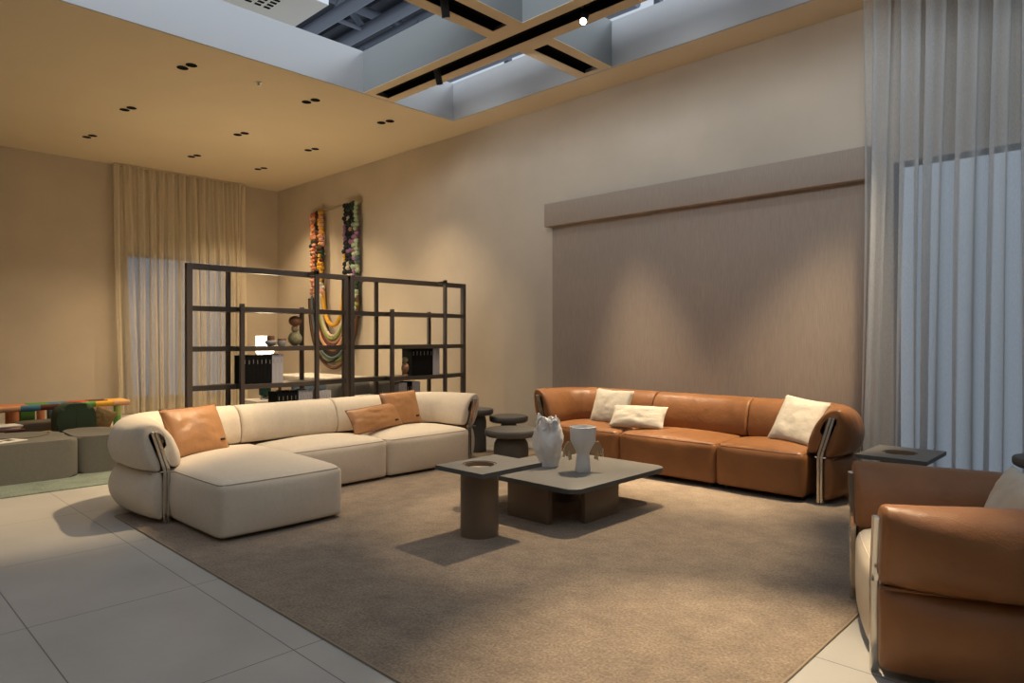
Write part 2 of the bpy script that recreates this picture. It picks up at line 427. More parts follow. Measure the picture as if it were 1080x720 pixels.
# ------------------------------------------------------------------ cushions
def pillow(name, label, cat, pos, yaw, w, h, T, lean, roll, m, group, pip=None, labeltag=False, seed=0, wr=.012):
    root = None
    n = 22; bm = bmesh.new(); grid = {}
    for side in (1, -1):
        for i in range(n + 1):
            for j in range(n + 1):
                u, v = -1 + 2 * i / n, -1 + 2 * j / n
                edge = i in (0, n) or j in (0, n)
                if edge and side == -1: grid[(side, i, j)] = grid[(1, i, j)]; continue
                x = u * w / 2 * (1 - .045 * (1 - v * v) * abs(u) ** 3); z = v * h / 2 * (1 - .045 * (1 - u * u) * abs(v) ** 3)
                t = T / 2 * ((1 - u ** 2) * (1 - v ** 2)) ** .42
                fall = (1 - abs(u) ** 4) * (1 - abs(v) ** 4)
                wk = wr * noise.noise(Vector((u * 2.4 + seed, v * 2.4, side * 3))) + wr * .6 * noise.noise(Vector((u * 6 + seed, v * 5, side)))
                y = -side * t + wk * fall * side
                grid[(side, i, j)] = bm.verts.new((x, y, z + h / 2))
    for side in (1, -1):
        for i in range(n):
            for j in range(n):
                bm.faces.new((grid[(side, i, j)], grid[(side, i + 1, j)], grid[(side, i + 1, j + 1)], grid[(side, i, j + 1)]))
    mtx = Matrix.Translation(pos) @ Matrix.Rotation(yaw, 4, 'Z') @ Matrix.Rotation(-lean, 4, 'X') @ Matrix.Rotation(roll, 4, 'Y')
    if pip or labeltag:
        root = thing(name, label, cat, (0, 0, 0), 0, group); root.matrix_world = mtx
        build('cushion_cover', bm, m, root, angle=80)
        if pip:
            bm = bmesh.new(); pts = []
            for i in range(n): pts.append((i, 0))
            for j in range(n): pts.append((n, j))
            for i in range(n, 0, -1): pts.append((i, n))
            for j in range(n, 0, -1): pts.append((0, j))
            out = []
            for i, j in pts:
                u, v = -1 + 2 * i / n, -1 + 2 * j / n
                out.append((u * w / 2 * (1 - .045 * (1 - v * v) * abs(u) ** 3), 0, h / 2 + v * h / 2 * (1 - .045 * (1 - u * u) * abs(v) ** 3)))
            tube(bm, out, .004, 6, closed=True); build('piping', bm, pip, root)
        if labeltag:
            bm = bmesh.new(); u, v = .66, -.6
            t = T / 2 * ((1 - u ** 2) * (1 - v ** 2)) ** .42 + .006
            box(bm, u * w / 2 - .022, u * w / 2 + .022, -t - .003, -t + .004, h / 2 + v * h / 2 - .009, h / 2 + v * h / 2 + .009, .002)
            lt = build('logo_tag', bm, 'black_metal', root); lt['label'] = 'small dark metal tag'
    else:
        root = build(name, bm, m, angle=80); root.matrix_world = mtx; tag(root, label, cat, group)
    return root
# ================================================================== SETTING
CH = 4.39
bm = B(-13.4, 3.6, -4.1, 6.9, -.1, 0); struct('floor', bm, 'floor_tile', smooth=False)
struct('wall_left', B(-13.44, -13.24, -4.1, 6.95, 0, CH), 'beige_plaster', smooth=False)
struct('wall_back', B(-13.24, 3.6, 6.75, 6.95, 0, CH), 'beige_plaster', smooth=False)
struct('wall_right', B(3.5, 3.7, -4.1, 6.75, 0, CH), 'beige_plaster', smooth=False)
struct('wall_front', B(-13.24, 3.5, -4.3, -4.1, 0, CH), 'beige_plaster', smooth=False)
bm = bmesh.new()
box(bm, -13.44, -7.17, -4.3, 6.95, CH, CH + .12)
box(bm, -7.17, 3.7, 6.28, 6.95, CH, CH + .12)
box(bm, -7.17, 3.7, -4.3, -2.6, CH, CH + .12)
box(bm, 2.4, 3.7, -2.6, 6.28, CH, CH + .12)
struct('ceiling', bm, 'ceiling_paint', smooth=False)
bm = bmesh.new(); z1 = CH + .52
box(bm, -7.17, -7.14, -2.6, 6.28, CH + .002, z1); box(bm, -7.14, 2.4, 6.25, 6.28, CH + .002, z1)
box(bm, 2.37, 2.4, -2.6, 6.25, CH + .002, z1); box(bm, -7.14, 2.37, -2.6, -2.57, CH + .002, z1)
struct('trim_1', bm, 'white_board', smooth=False)
# beams: tan soffit strips, white sides with shade put into their grey, black channel
def beam(name, along, a0, a1, c0, c1, gap=None):
    bm = bmesh.new(); w = c1 - c0; k = w * .29
    def bx(p0, p1, q0, q1, zz0, zz1, mi):
        if along == 'x': box(bm, p0, p1, q0, q1, zz0, zz1, mi=mi)
        else: box(bm, q0, q1, p0, p1, zz0, zz1, mi=mi)
    bx(a0, a1, c0, c0 + k, CH, CH + .006, 0); bx(a0, a1, c1 - k, c1, CH, CH + .006, 0)
    bx(a0, a0 + .07, c0 + k, c1 - k, CH, CH + .006, 0); bx(a1 - .07, a1, c0 + k, c1 - k, CH, CH + .006, 0)
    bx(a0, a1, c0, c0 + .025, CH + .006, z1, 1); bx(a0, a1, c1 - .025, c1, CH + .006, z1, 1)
    bx(a0, a1, c0 + .025, c1 - .025, CH + .08, CH + .11, 2)
    bx(a0 + .07, a1 - .07, c0 + k, c0 + k + .012, CH + .005, CH + .08, 2); bx(a0 + .07, a1 - .07, c1 - k - .012, c1 - k, CH + .005, CH + .08, 2)
    return struct(name, bm, ['ceiling_paint', 'beam_white_shaded', 'track_black'], smooth=False)
beam('trim_2', 'x', -7.14, 2.37, 4.77, 5.23)
beam('trim_3', 'y', 5.23, 6.25, -4.91, -4.44)
beam('trim_4', 'y', -2.57, 4.77, -4.91, -4.44)
beam('trim_5', 'y', 5.23, 6.25, -1.7, -1.23)
beam('trim_6', 'y', -2.57, 4.77, -1.7, -1.23)
# wood panel and its pelmet on the back wall
struct('wall_panel', B(-5.70, -1.82, 6.70, 6.75, 0, 2.80), 'wood_panel', smooth=False)
struct('trim_7', B(-5.755, -1.88, 6.60, 6.75, 2.785, 3.08, .004), 'wood_panel')
struct('baseboard_left', B(-13.24, -13.225, -4.1, 6.75, 0, .09), 'beige_plaster', smooth=False)
# windows behind the curtains
def window(name, pane_mat, axis, a0, a1, za, zb, c, d):
    bm = bmesh.new(); f = .06
    def bx(p0, p1, zz0, zz1, mi, e=0.0):
        if axis == 'y': box(bm, c, c + d * (1 - e), p0, p1, zz0, zz1, mi=mi)
        else: box(bm, p0, p1, c + d * e, c, zz0, zz1, mi=mi)
    bx(a0, a1, za, za + f, 0); bx(a0, a1, zb - f, zb, 0); bx(a0, a0 + f, za, zb, 0); bx(a1 - f, a1, za, zb, 0)
    bx((a0 + a1) / 2 - f / 2, (a0 + a1) / 2 + f / 2, za, zb, 0)
    w = struct(name, bm, 'window_frame', smooth=False)
    bm = bmesh.new()
    if axis == 'y': box(bm, c, c + d * .4, a0 + f, a1 - f, za + f, zb - f)
    else: box(bm, a0 + f, a1 - f, c - abs(d) * .4, c, za + f, zb - f)
    build('pane', bm, pane_mat, w, smooth=False)
window('window_1', 'pane_left', 'y', 3.85, 5.75, .23, 2.85, -13.24, .03)
window('window_2', 'pane_right', 'x', -1.72, 1.2, .12, 2.92, 6.75, -.03)
# ------------------------------------------------------------------ hall above
for i, yy in enumerate((6.0, 9.6, 13.2)):
    t = thing('roof_truss', ['grey tubular steel roof truss nearest to the ceiling opening', 'grey tubular steel roof truss behind the nearest one', 'grey tubular steel roof truss farthest from the opening'][i], 'roof truss', (-18, yy, 9.4), 0, 'steel roof trusses over the hall')
    def seg(nm, a, b, r):
        bm = bmesh.new(); tube(bm, [a, b], r, 12); build(nm, bm, 'steel_roof', t)
    seg('top_chord', (-16, 0, 1.9), (9, 0, 1.9), .13); seg('bottom_chord', (-16, -.5, 0), (9, -.5, 0), .16); seg('bottom_chord', (-16, .5, 0), (9, .5, 0), .16)
    for k in range(8):
        x = -15 + k * 3
        seg('brace', (x, -.5, 0), (x + 1.5, 0, 1.9), .085); seg('brace', (x + 1.5, 0, 1.9), (x + 3, .5, 0), .085); seg('strut', (x, -.5, 0), (x, .5, 0), .06)
for i, xx in enumerate((-22.5, -18, -13.5)):
    bm = bmesh.new(); tube(bm, [(xx, 3, 11.6), (xx, 16.5, 11.6)], .15, 12)
    o = build('roof_purlin', bm, 'steel_roof'); tag(o, ['long grey steel purlin under the dark hall roof, farthest from the room', 'long grey steel purlin under the dark hall roof, between its two neighbours', 'long grey steel purlin under the dark hall roof, nearest to the room'][i], 'roof beam', 'purlins under the hall roof')
bm = B(-40, -9.5, 2.5, 16.8, 12.2, 12.4)
for k in range(24): box(bm, -40, -9.5, 2.7 + k * .58, 2.9 + k * .58, 12.05, 12.2)
struct('trim_8', bm, 'roof_deck', smooth=False)
bm = bmesh.new()
for xx in (-20, -16.6, -14, -10.5, -7.4): box(bm, xx - .1, xx + .1, 17.0, 17.2, 0, 12.2)
tube(bm, [(-30, 17.1, 10.6), (0, 17.1, 10.6)], .07, 8)
struct('trim_9', bm, 'steel_roof', smooth=False)
t = thing('air_duct', 'white boxed air duct with perforated underside above the ceiling opening', 'air duct', (-9.6, 4.2, 6.2))
build('duct_box', B(-.9, .86, -3.4, 1.05, 0, 1.2, .01), 'duct_white', t)
for i in range(7):
    for j in range(5): build('perforation', B(.12 + i * .1, .17 + i * .1, -.15 + j * .14, -.06 + j * .14, -.006, .003), 'track_black', t, smooth=False)
for yy in (-.9, .6):
    bm = bmesh.new(); tube(bm, [(-.6, yy, 1.2), (-.6, yy, 5.86)], .02, 8); build('hanger_rod', bm, 'steel_roof', t)
# downlights
def downlight(x, y, label):
    t = thing('recessed_downlight', label, 'ceiling light', (x, y, CH), 0, 'twin recessed downlights in the tan ceiling')
    for s in (-1, 1):
        bm = bmesh.new(); lathe(bm, [(.058, 0), (.062, -.004), (.052, -.005), (.046, -.0015), (0, -.001)], 20)
        a = build('aperture', bm, 'track_black', t); a.location = (.075 * s, .02 * s, 0)
rows = {2.93: 'front row', 4.46: 'middle row', 5.62: 'row nearest the back wall'}
for xx, pl in ((-7.86, 'nearest the ceiling opening'), (-9.88, 'midway between opening and left wall'), (-11.65, 'nearest the left wall')):
    for yy, rn in rows.items(): downlight(xx, yy, 'pair of black recessed downlights, %s, %s' % (rn, pl))
bm = bmesh.new(); lathe(bm, [(.035, 0), (.035, -.006), (.012, -.01), (.012, -.035), (.022, -.038), (.022, -.042), (0, -.043)], 16, (-7.74, 3.707, CH))
tag(build('ceiling_sprinkler', bm, 'spot_dim'), 'small metal fire sprinkler head in the tan ceiling near the opening edge', 'sprinkler')
def track_spot(x, y, d, label, lit):
    t = thing('spotlight', label, 'spotlight', (x, y, CH + .08), 0, 'black cylinder spotlights on the ceiling tracks')
    build('adapter', B(-.05, .05, -.02, .02, -.03, 0, .003), 'black_metal', t)
    bm = bmesh.new(); tube(bm, [(0, 0, -.03), (0, 0, -.1)], .01, 8); build('stem', bm, 'black_metal', t)
    D = Vector(d).normalized(); c = Vector((0, 0, -.13))
    bm = bmesh.new(); tube(bm, [c - D * .07, c + D * .09], .038, 18); build('spot_body', bm, 'black_metal', t)
    bm = bmesh.new(); tube(bm, [c + D * .0885, c + D * .094], .031, 18)
    build('lens', bm, 'spot_glow' if lit else 'spot_dim', t)
track_spot(-4.66, 3.98, (-.15, .3, -1), 'black track spotlight hanging from the beam running towards the camera', False)
track_spot(-5.95, 4.98, (-.2, .5, -1), 'black track spotlight hanging at the far end of the long beam', False)
track_spot(-3.86, 5.0, (.35, -.75, -1), 'glowing track spotlight on the long beam, shining towards the camera', True)
# curtains
def curtain(name, label, axis, a0, a1, c, ztop, m, folds, amp, flare0, flare1, seed):
    bm = bmesh.new(); lay = bm.verts.layers.float.new('gather'); n = int((a1 - a0) * 130); nz = 26; rows_ = []
    for k in range(nz + 1):
        f = k / nz; z = ztop - f * (ztop - .015); row = []
        for i in range(n + 1):
            s = i / n; a = a0 + s * (a1 - a0)
            a += (-flare0 * (1 - s) ** 3 + flare1 * s ** 3) * f ** 1.6
            ph = s * folds * 2 * PI + 1.6 * noise.noise(Vector((s * folds * .45 + seed, 0, f * .7))) * 2
            am = amp * (.55 + .75 * (0.5 + noise.noise(Vector((s * folds * .6, seed, f * .5)))))
            a += .03 * math.sin(ph * .5 + seed) * f - (a1 - a0) / folds * (.06 + .20 * (0.5 + noise.noise(Vector((s * folds * .35, seed + 3, f * .4))))) * math.sin(2 * ph)
            sn = math.sin(ph); off = am * math.copysign(abs(sn) ** .7, sn) * (.75 + .35 * f) + .02 * noise.noise(Vector((s * 20, f * 2, seed)))
            row.append(bm.verts.new((c + off, a, z) if axis == 'y' else (a, c + off, z)))
        rows_.append(row)
    for A, C in zip(rows_, rows_[1:]):
        for i in range(n): bm.faces.new((A[i], A[i + 1], C[i + 1], C[i]))
    # how densely the cloth is gathered: cloth length per width of curtain, from the fold shape itself
    for row in rows_:
        for i, v in enumerate(row):
            p, q = row[max(0, i - 1)].co, row[min(n, i + 1)].co
            al, ac = (abs(q.y - p.y), abs(q.x - p.x)) if axis == 'y' else (abs(q.x - p.x), abs(q.y - p.y))
            v[lay] = min(1.0, ac / max(1e-6, math.hypot(al, ac)))
    t = thing(name, label, 'curtain', (c, a0, 0) if axis == 'y' else (a0, c, 0))
    o = build('curtain_panel', bm, m, t, angle=180); o.matrix_parent_inverse = Matrix.Translation(t.location).inverted()
    bm = bmesh.new()
    if axis == 'y': box(bm, c - .02, c + .02, a0, a1, ztop - .003, CH)
    else: box(bm, a0, a1, c - .02, c + .02, ztop - .003, CH)
    o = build('curtain_track', bm, 'rod', t, smooth=False); o.matrix_parent_inverse = Matrix.Translation(t.location).inverted()
curtain('sheer_curtain', 'floor-length cream sheer curtain on the left wall behind the bookcase', 'y', 3.66, 5.98, -13.07, CH - .03, 'sheer_cream', 13, .055, -.10, .02, 3.1)
curtain('sheer_curtain', 'tall grey sheer curtain at the right beside the wood panel', 'x', -1.88, 1.6, 6.5, CH - .03, 'sheer_grey', 17, .06, .09, 0, 8.4)
# ================================================================== RUGS
def rug(name, label, x0, x1, y0, y1, h, m, em):
    t = thing(name, label, 'rug', ((x0 + x1) / 2, (y0 + y1) / 2, 0))
    w, d = (x1 - x0) / 2, (y1 - y0) / 2
    build('rug_pile', prism(bmesh.new(), rrect(-w, w, -d, d, .03), 0.001, h, .005), m, t)
    bm = bmesh.new(); tube(bm, [(x, y, h * .5) for x, y in rrect(-w - .004, w + .004, -d - .004, d + .004, .03)], h * .48, 6, closed=True)
    build('rug_border', bm, em, t)
rug('area_rug', 'large brown velvety rug under the cream sofa and coffee tables', -5.70, -1.06, 1.60, 6.05, .012, 'rug_brown', 'rug_edge')
rug('area_rug', 'grey-green rug at the left under the round grey poufs', -11.6, -7.0, -.9, 2.75, .010, 'rug_green', 'rug_green')
RZ = .012
# ================================================================== CREAM SOFA
s1 = thing('sectional_sofa', 'cream fabric sectional sofa with chaise in front of the bookcase', 'sofa', (0, 0, RZ))
p1 = Path([(-5.17, 1.79), (-6.03, 1.79), (-6.03, 4.94), (-5.40, 4.94)], .30)
L = p1.len; c1 = (6.03 - 5.17) - .3 + .3 * PI / 2
sA = c1 + (2.66 - 2.09); sB = c1 + (3.63 - 2.09)
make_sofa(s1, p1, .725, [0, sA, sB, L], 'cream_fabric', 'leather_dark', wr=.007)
seat(s1, -5.95, -4.40, 1.84, 2.765, .385, 'cream_fabric', dome=.06, swell=.045, r=.06, name='chaise_seat')
seat(s1, -5.95, -5.28, 2.78, 3.80, .375, 'cream_fabric', dome=.055)
seat(s1, -5.95, -5.28, 3.815, 4.86, .375, 'cream_fabric', dome=.055)
feet(s1, [(-4.5, 1.95), (-4.5, 2.66), (-5.34, 2.9), (-5.34, 3.72), (-5.34, 3.9), (-5.36, 4.78), (-6.0, 2.1), (-6.0, 4.6)])
# ================================================================== LEATHER SOFA
s2 = thing('leather_sofa', 'brown leather three-seat sofa against the wood panel', 'sofa', (0, 0, RZ))
p2 = Path([(-4.90, 5.64), (-4.90, 6.26), (-1.975, 6.26), (-1.975, 5.64)], .30)
L = p2.len; c1 = .32 + .3 * PI / 2
make_sofa(s2, p2, .765, [0, c1 + (-3.84 + 4.60), c1 + (-2.80 + 4.60), L], 'leather', 'leather_dark', wr=.008, piping='leather_dark')
seat(s2, -4.80, -3.875, 5.55, 6.18, .405, 'leather', dome=.045, pip='leather_dark', z0=.04)
seat(s2, -3.865, -2.845, 5.55, 6.18, .405, 'leather', dome=.045, pip='leather_dark', z0=.04)
seat(s2, -2.835, -2.075, 5.55, 6.18, .405, 'leather', dome=.045, pip='leather_dark', z0=.04)
feet(s2, [(-4.6, 5.62), (-3.95, 5.62), (-3.78, 5.62), (-2.92, 5.62), (-2.75, 5.62), (-2.12, 5.66), (-4.5, 6.2), (-2.3, 6.2)])
# ================================================================== ARMCHAIR
s3 = thing('leather_armchair', 'brown leather armchair with cream seat in the right foreground', 'armchair', (0, 0, 0.0))
BK = Vector((.923, .385)); WD = Vector((-.385, .923))
near = Vector((-.83, 3.0)); far = near + WD * .78
def ch(a, b): q = near + BK * a + WD * b; return (q.x, q.y)
p3 = Path([ch(.0, .78), ch(.78, .78), ch(.78, 0), ch(0, 0)], .26)
make_sofa(s3, p3, .70, [0, p3.len], 'leather', 'leather_dark', wr=.007, piping='leather')
bm = bmesh.new(); softblock(bm, .0, .70, .06, .72, .03, .40, .07, 18, .045, .025)
A = math.atan2(.385, .923)
st = build('seat', bm, 'cream_leather', s3, angle=80); st.location = (near.x, near.y, 0); st.rotation_euler = (0, 0, A)
st['label'] = 'cream leather seat'
bm = bmesh.new(); tube(bm, seam_loop(.017, .683, .077, .703, .381, .055, .025), .0045, 6, closed=True)
build('seam_piping', bm, 'cream_leather', st)
feet(s3, [ch(.05, .15), ch(.05, .63), ch(.7, .15), ch(.7, .63)], .035)
pillow('cushion', 'cream cushion leaning inside the back of the leather armchair', 'cushion', Vector((*ch(.50, .40), .43)), A + PI / 2 + PI, .46, .36, .13, math.radians(22), 0, 'white_cushion', 'loose cushions on the seats', seed=5)
# ================================================================== CUSHIONS
G = 'loose cushions on the seats'
R = math.radians
pillow('cushion', 'large square brown leather cushion on the chaise end of the cream sofa', 'cushion', Vector((-5.47, 2.165, .425)), R(108), .52, .41, .17, R(26), 0, 'leather_cushion', G, 'leather_dark', True, 1)
pillow('cushion', 'oblong brown leather cushion in front of the square one on the cream sofa', 'cushion', Vector((-5.62, 3.955, .43)), R(100), .69, .26, .13, R(28), R(-3), 'leather_cushion', G, 'leather_dark', True, 2)
pillow('cushion', 'square brown leather cushion at the right end of the cream sofa', 'cushion', Vector((-5.74, 4.35, .43)), R(95), .50, .365, .13, R(18), R(-1), 'leather_cushion', G, 'leather_dark', True, 3)
pillow('cushion', 'square cream cushion at the left end of the leather sofa', 'cushion', Vector((-4.20, 5.83, .44)), R(2), .47, .385, .13, R(22), R(1), 'white_cushion', G, None, False, 4)
pillow('cushion', 'oblong cream cushion lying back on the leather sofa', 'cushion', Vector((-3.77, 5.70, .452)), R(10), .58, .26, .12, R(38), R(-1), 'white_cushion', G, None, False, 6)
pillow('cushion', 'square cream cushion leaning on the right arm of the leather sofa', 'cushion', Vector((-2.30, 5.84, .445)), R(0), .40, .45, .13, R(34), R(9), 'white_cushion', G, None, False, 7)
# ================================================================== TABLES
t = thing('coffee_table', 'low square coffee table with grey top and bronze panel legs on the rug', 'coffee table', (-3.42, 4.2, RZ))
zt = .31 - RZ
bm = bmesh.new(); prism(bm, rrect(-.56, .56, -.60, .60, .10, 8), zt - .035, zt, .006)
for f in bm.faces: f.material_index = 0 if f.normal.z > .7 and f.calc_center_median().z > zt - .004 else 1
build('table_top', bm, ['table_top', 'table_edge'], t)
build('leg', B(-.13, .275, -.55, -.505, 0, zt - .035, .004), 'table_leg', t)
build('leg', B(.40, .445, -.34, .08, 0, zt - .035, .004), 'table_leg', t)
bm = bmesh.new(); lathe(bm, [(0, 0), (.15, 0), (.15, zt - .035), (0, zt - .035)], 32); o = build('leg', bm, 'table_leg', t); o.location = (-.18, .15, 0)
def hole_table(x0, x1, y0, y1, cx, cy, rr, h, label, z=RZ):
    t = thing('side_table', label, 'side table', (cx, cy, z))
    bm = bmesh.new(); n = 48; zt = h - z; zb = zt - .03
    def ray_rect(a):
        c, s = math.cos(a), math.sin(a); X0, X1, Y0, Y1 = x0 - cx, x1 - cx, y0 - cy, y1 - cy
        k = min((X1 / c if c > 1e-9 else X0 / c if c < -1e-9 else 9e9), (Y1 / s if s > 1e-9 else Y0 / s if s < -1e-9 else 9e9)); return c * k, s * k
    angs = sorted([2 * PI * i / n for i in range(n)] + [math.atan2(v, u) % (2 * PI) for u in (x0 - cx, x1 - cx) for v in (y0 - cy, y1 - cy)])
    o1 = [bm.verts.new((*ray_rect(a), zt)) for a in angs]; o0 = [bm.verts.new((*ray_rect(a), zb)) for a in angs]
    i1 = [bm.verts.new((rr * math.cos(a), rr * math.sin(a), zt)) for a in angs]; i0 = [bm.verts.new((rr * math.cos(a), rr * math.sin(a), zb)) for a in angs]
    k = len(angs)
    for i in range(k):
        j = (i + 1) % k
        bm.faces.new((o1[i], o1[j], i1[j], i1[i])).material_index = 0
        for q in ((o0[i], o0[j], i0[j], i0[i]), (o1[i], o1[j], o0[j], o0[i]), (i1[i], i1[j], i0[j], i0[i])): bm.faces.new(q).material_index = 1
    build('table_top', bm, ['table_top', 'table_edge'], t, angle=30)
    bm = bmesh.new(); lathe(bm, [(rr - .015, .004), (rr - .015, zt - .004), (rr - .002, zt - .004), (rr - .002, zb), (rr + .012, zb), (rr + .012, 0), (rr - .015, 0)], 40)
    build('column_base', bm, 'table_leg', t)
    bm = bmesh.new(); lathe(bm, [(0, zt - .045), (rr - .016, zt - .045), (rr - .016, zt - .032), (0, zt - .032)], 32); tr = build('tray', bm, 'bronze_tray', t); tr['label'] = 'bronze dish set in the round hole'
hole_table(-3.53, -3.07, 2.93, 3.50, -3.345, 3.165, .118, .49, 'bronze column side table with round hole in its square top, beside coffee table')
hole_table(-1.62, -1.16, 5.36, 5.96, -1.40, 5.66, .118, .49, 'dark square side table with round hole between leather sofa and armchair')
def drum(x, y, r, h, th, sr, label, bulge, z=0):
    t = thing('side_table', label, 'side table', (x, y, z), 0, 'dark stone-grey round side tables')
    bm = bmesh.new(); lathe(bm, [(0, h - th), (r - .025, h - th), (r - .006, h - th + .012), (r, h - th + .025), (r, h - .012), (r - .01, h), (0, h)], 44); build('table_top', bm, 'drum_grey', t)
    bm = bmesh.new(); b = h - th
    if bulge: pr = [(0, 0), (sr * .96, 0), (sr, b * .25), (sr, b * .5), (sr * .95, b * .72), (sr * .80, b * .9), (sr * .58, b), (0, b)]
    else: pr = [(0, 0), (sr, 0), (sr, b * .82), (sr * .94, b * .91), (sr * .8, b), (0, b)]
    lathe(bm, curve(pr[1:-1], 5, False) if bulge else pr, 40)
    build('stem', bm, 'drum_grey', t)
drum(-5.10, 5.30, .29, .345, .075, .19, 'widest round grey side table with bulging stem between the two sofas', True, RZ)
drum(-5.68, 5.86, .235, .395, .075, .10, 'round grey side table behind the wide mushroom table', False, RZ)
drum(-5.86, 5.50, .20, .505, .07, .115, 'tall narrow round grey side table next to the cream sofa end', False)
drum(-.55, 6.05, .22, .50, .07, .12, 'round dark side table at the right edge beyond the armchair', False)
# vases on the coffee table
def coral_vase():
    t = thing('vase', 'white coral-like ceramic vase with ragged ruffled rim on the coffee table', 'vase', (-3.585, 4.17, .31)); t.scale = (1.08, 1.08, 1.2)
    bm = bmesh.new(); n = 56; prof = curve([(.07, 0), (.078, .05), (.098, .11), (.108, .16), (.098, .22), (.086, .27), (.078, .32)], 5, False); rings = []
    def rad(a, z, r):
        w = .008 * math.sin(5 * a + z * 9) + .018 * noise.noise(Vector((math.cos(a) * 2.5, math.sin(a) * 2.5, z * 11))) + .011 * noise.noise(Vector((math.cos(a) * 7, math.sin(a) * 7, z * 30)))
        return r + w * min(1, z / .08 + .15)
    for k, (r, z) in enumerate(prof):
        row = []
        for j in range(n):
            a = 2 * PI * j / n
            zz = z + (max(0, z - .2) / .12) ** 2 * (.045 * noise.noise(Vector((math.cos(a) * 2.6 + 5, math.sin(a) * 2.6, 1))) + .020 * math.sin(4 * a + 1))
            rr = rad(a, z, r); row.append(bm.verts.new((rr * math.cos(a), rr * math.sin(a), zz)))
        rings.append(row)
    for row in rings[::-1][:-3:2]:
        pass
    inner = []
    for row in rings[::-1][:18]:
        inner.append([bm.verts.new((v.co.x * .87, v.co.y * .87, v.co.z - .001)) for v in row])
    allr = rings + inner
    for A_, C_ in zip(allr, allr[1:]):
        for j in range(n): bm.faces.new((A_[j], A_[(j + 1) % n], C_[(j + 1) % n], C_[j]))
    bm.faces.new(rings[0]); bm.faces.new(inner[-1])
    build('vase_body', bm, 'ceramic_white', t, angle=80)
    for (a, z, s, nm) in ((-1.45, .292, .042, 0), (-2.3, .262, .034, 1), (-2.45, .20, .026, 2), (.35, .21, .026, 3), (-.35, .285, .028, 4), (2.0, .28, .036, 5)):
        bm = bmesh.new(); r = .085
        loop = [(r * math.cos(a) + s * math.cos(q) * -math.sin(a), r * math.sin(a) + s * math.cos(q) * math.cos(a), z + s * math.sin(q)) for q in [2 * PI * i / 18 for i in range(18)]]
        tube(bm, loop, .010, 8, closed=True, rads=[.010 + .004 * math.sin(3 * 2 * PI * i / 18 + nm) for i in range(18)])
        build('ruffle', bm, 'ceramic_white', t, angle=80)
coral_vase()
t = thing('vase', 'grey-white goblet-shaped vase with straw tassel handles on the coffee table', 'vase', (-3.235, 4.17, .31)); t.scale = (1.08, 1.08, 1.08)
bm = bmesh.new()
lathe(bm, [(0, 0), (.056, 0), (.058, .004), (.050, .08), (.045, .125), (.052, .143), (.070, .18), (.087, .21), (.092, .228), (.094, .30), (.095, .322), (.090, .324), (.086, .30), (.084, .22), (.06, .19), (0, .18)], 44)
build('vase_body', bm, 'ceramic_matt', t, angle=60)
vd = Vector((.7215, .6923, 0))
for s in (-1, 1):
    bm = bmesh.new()
    ears = [(.052, .135), (.085, .205), (.105, .215), (.125, .195), (.135, .16), (.11, .135), (.08, .125)]
    a = [bm.verts.new(vd * x * s + Vector((0, 0, z)) + Vector((.6923, -.7215, 0)) * .012) for x, z in curve(ears, 3)]
    b = [bm.verts.new(vd * x * s + Vector((0, 0, z)) - Vector((.6923, -.7215, 0)) * .012) for x, z in curve(ears, 3)]
    bm.faces.new(a); bm.faces.new(b)
    for i in range(len(a)): bm.faces.new((a[i], a[(i + 1) % len(a)], b[(i + 1) % len(a)], b[i]))
    h = build('handle', bm, 'straw', t)
    for q in range(5):
        x = .088 + q * .013; dx = (.6923 * .02 * math.sin(q * 2.1), -.7215 * .02 * math.sin(q * 2.1))
        bm = bmesh.new(); p = vd * x * s + Vector((dx[0], dx[1], .145 + .006 * q)); ln = .055 + .012 * math.sin(q * 1.7)
        tube(bm, [p, p - Vector((0, 0, ln * .35)), p - Vector((0, 0, ln * .45)), p - Vector((0, 0, ln))], .005, 7, rads=[.003, .0075, .005, .009])
        tl = build('tassel', bm, 'tassel', h)
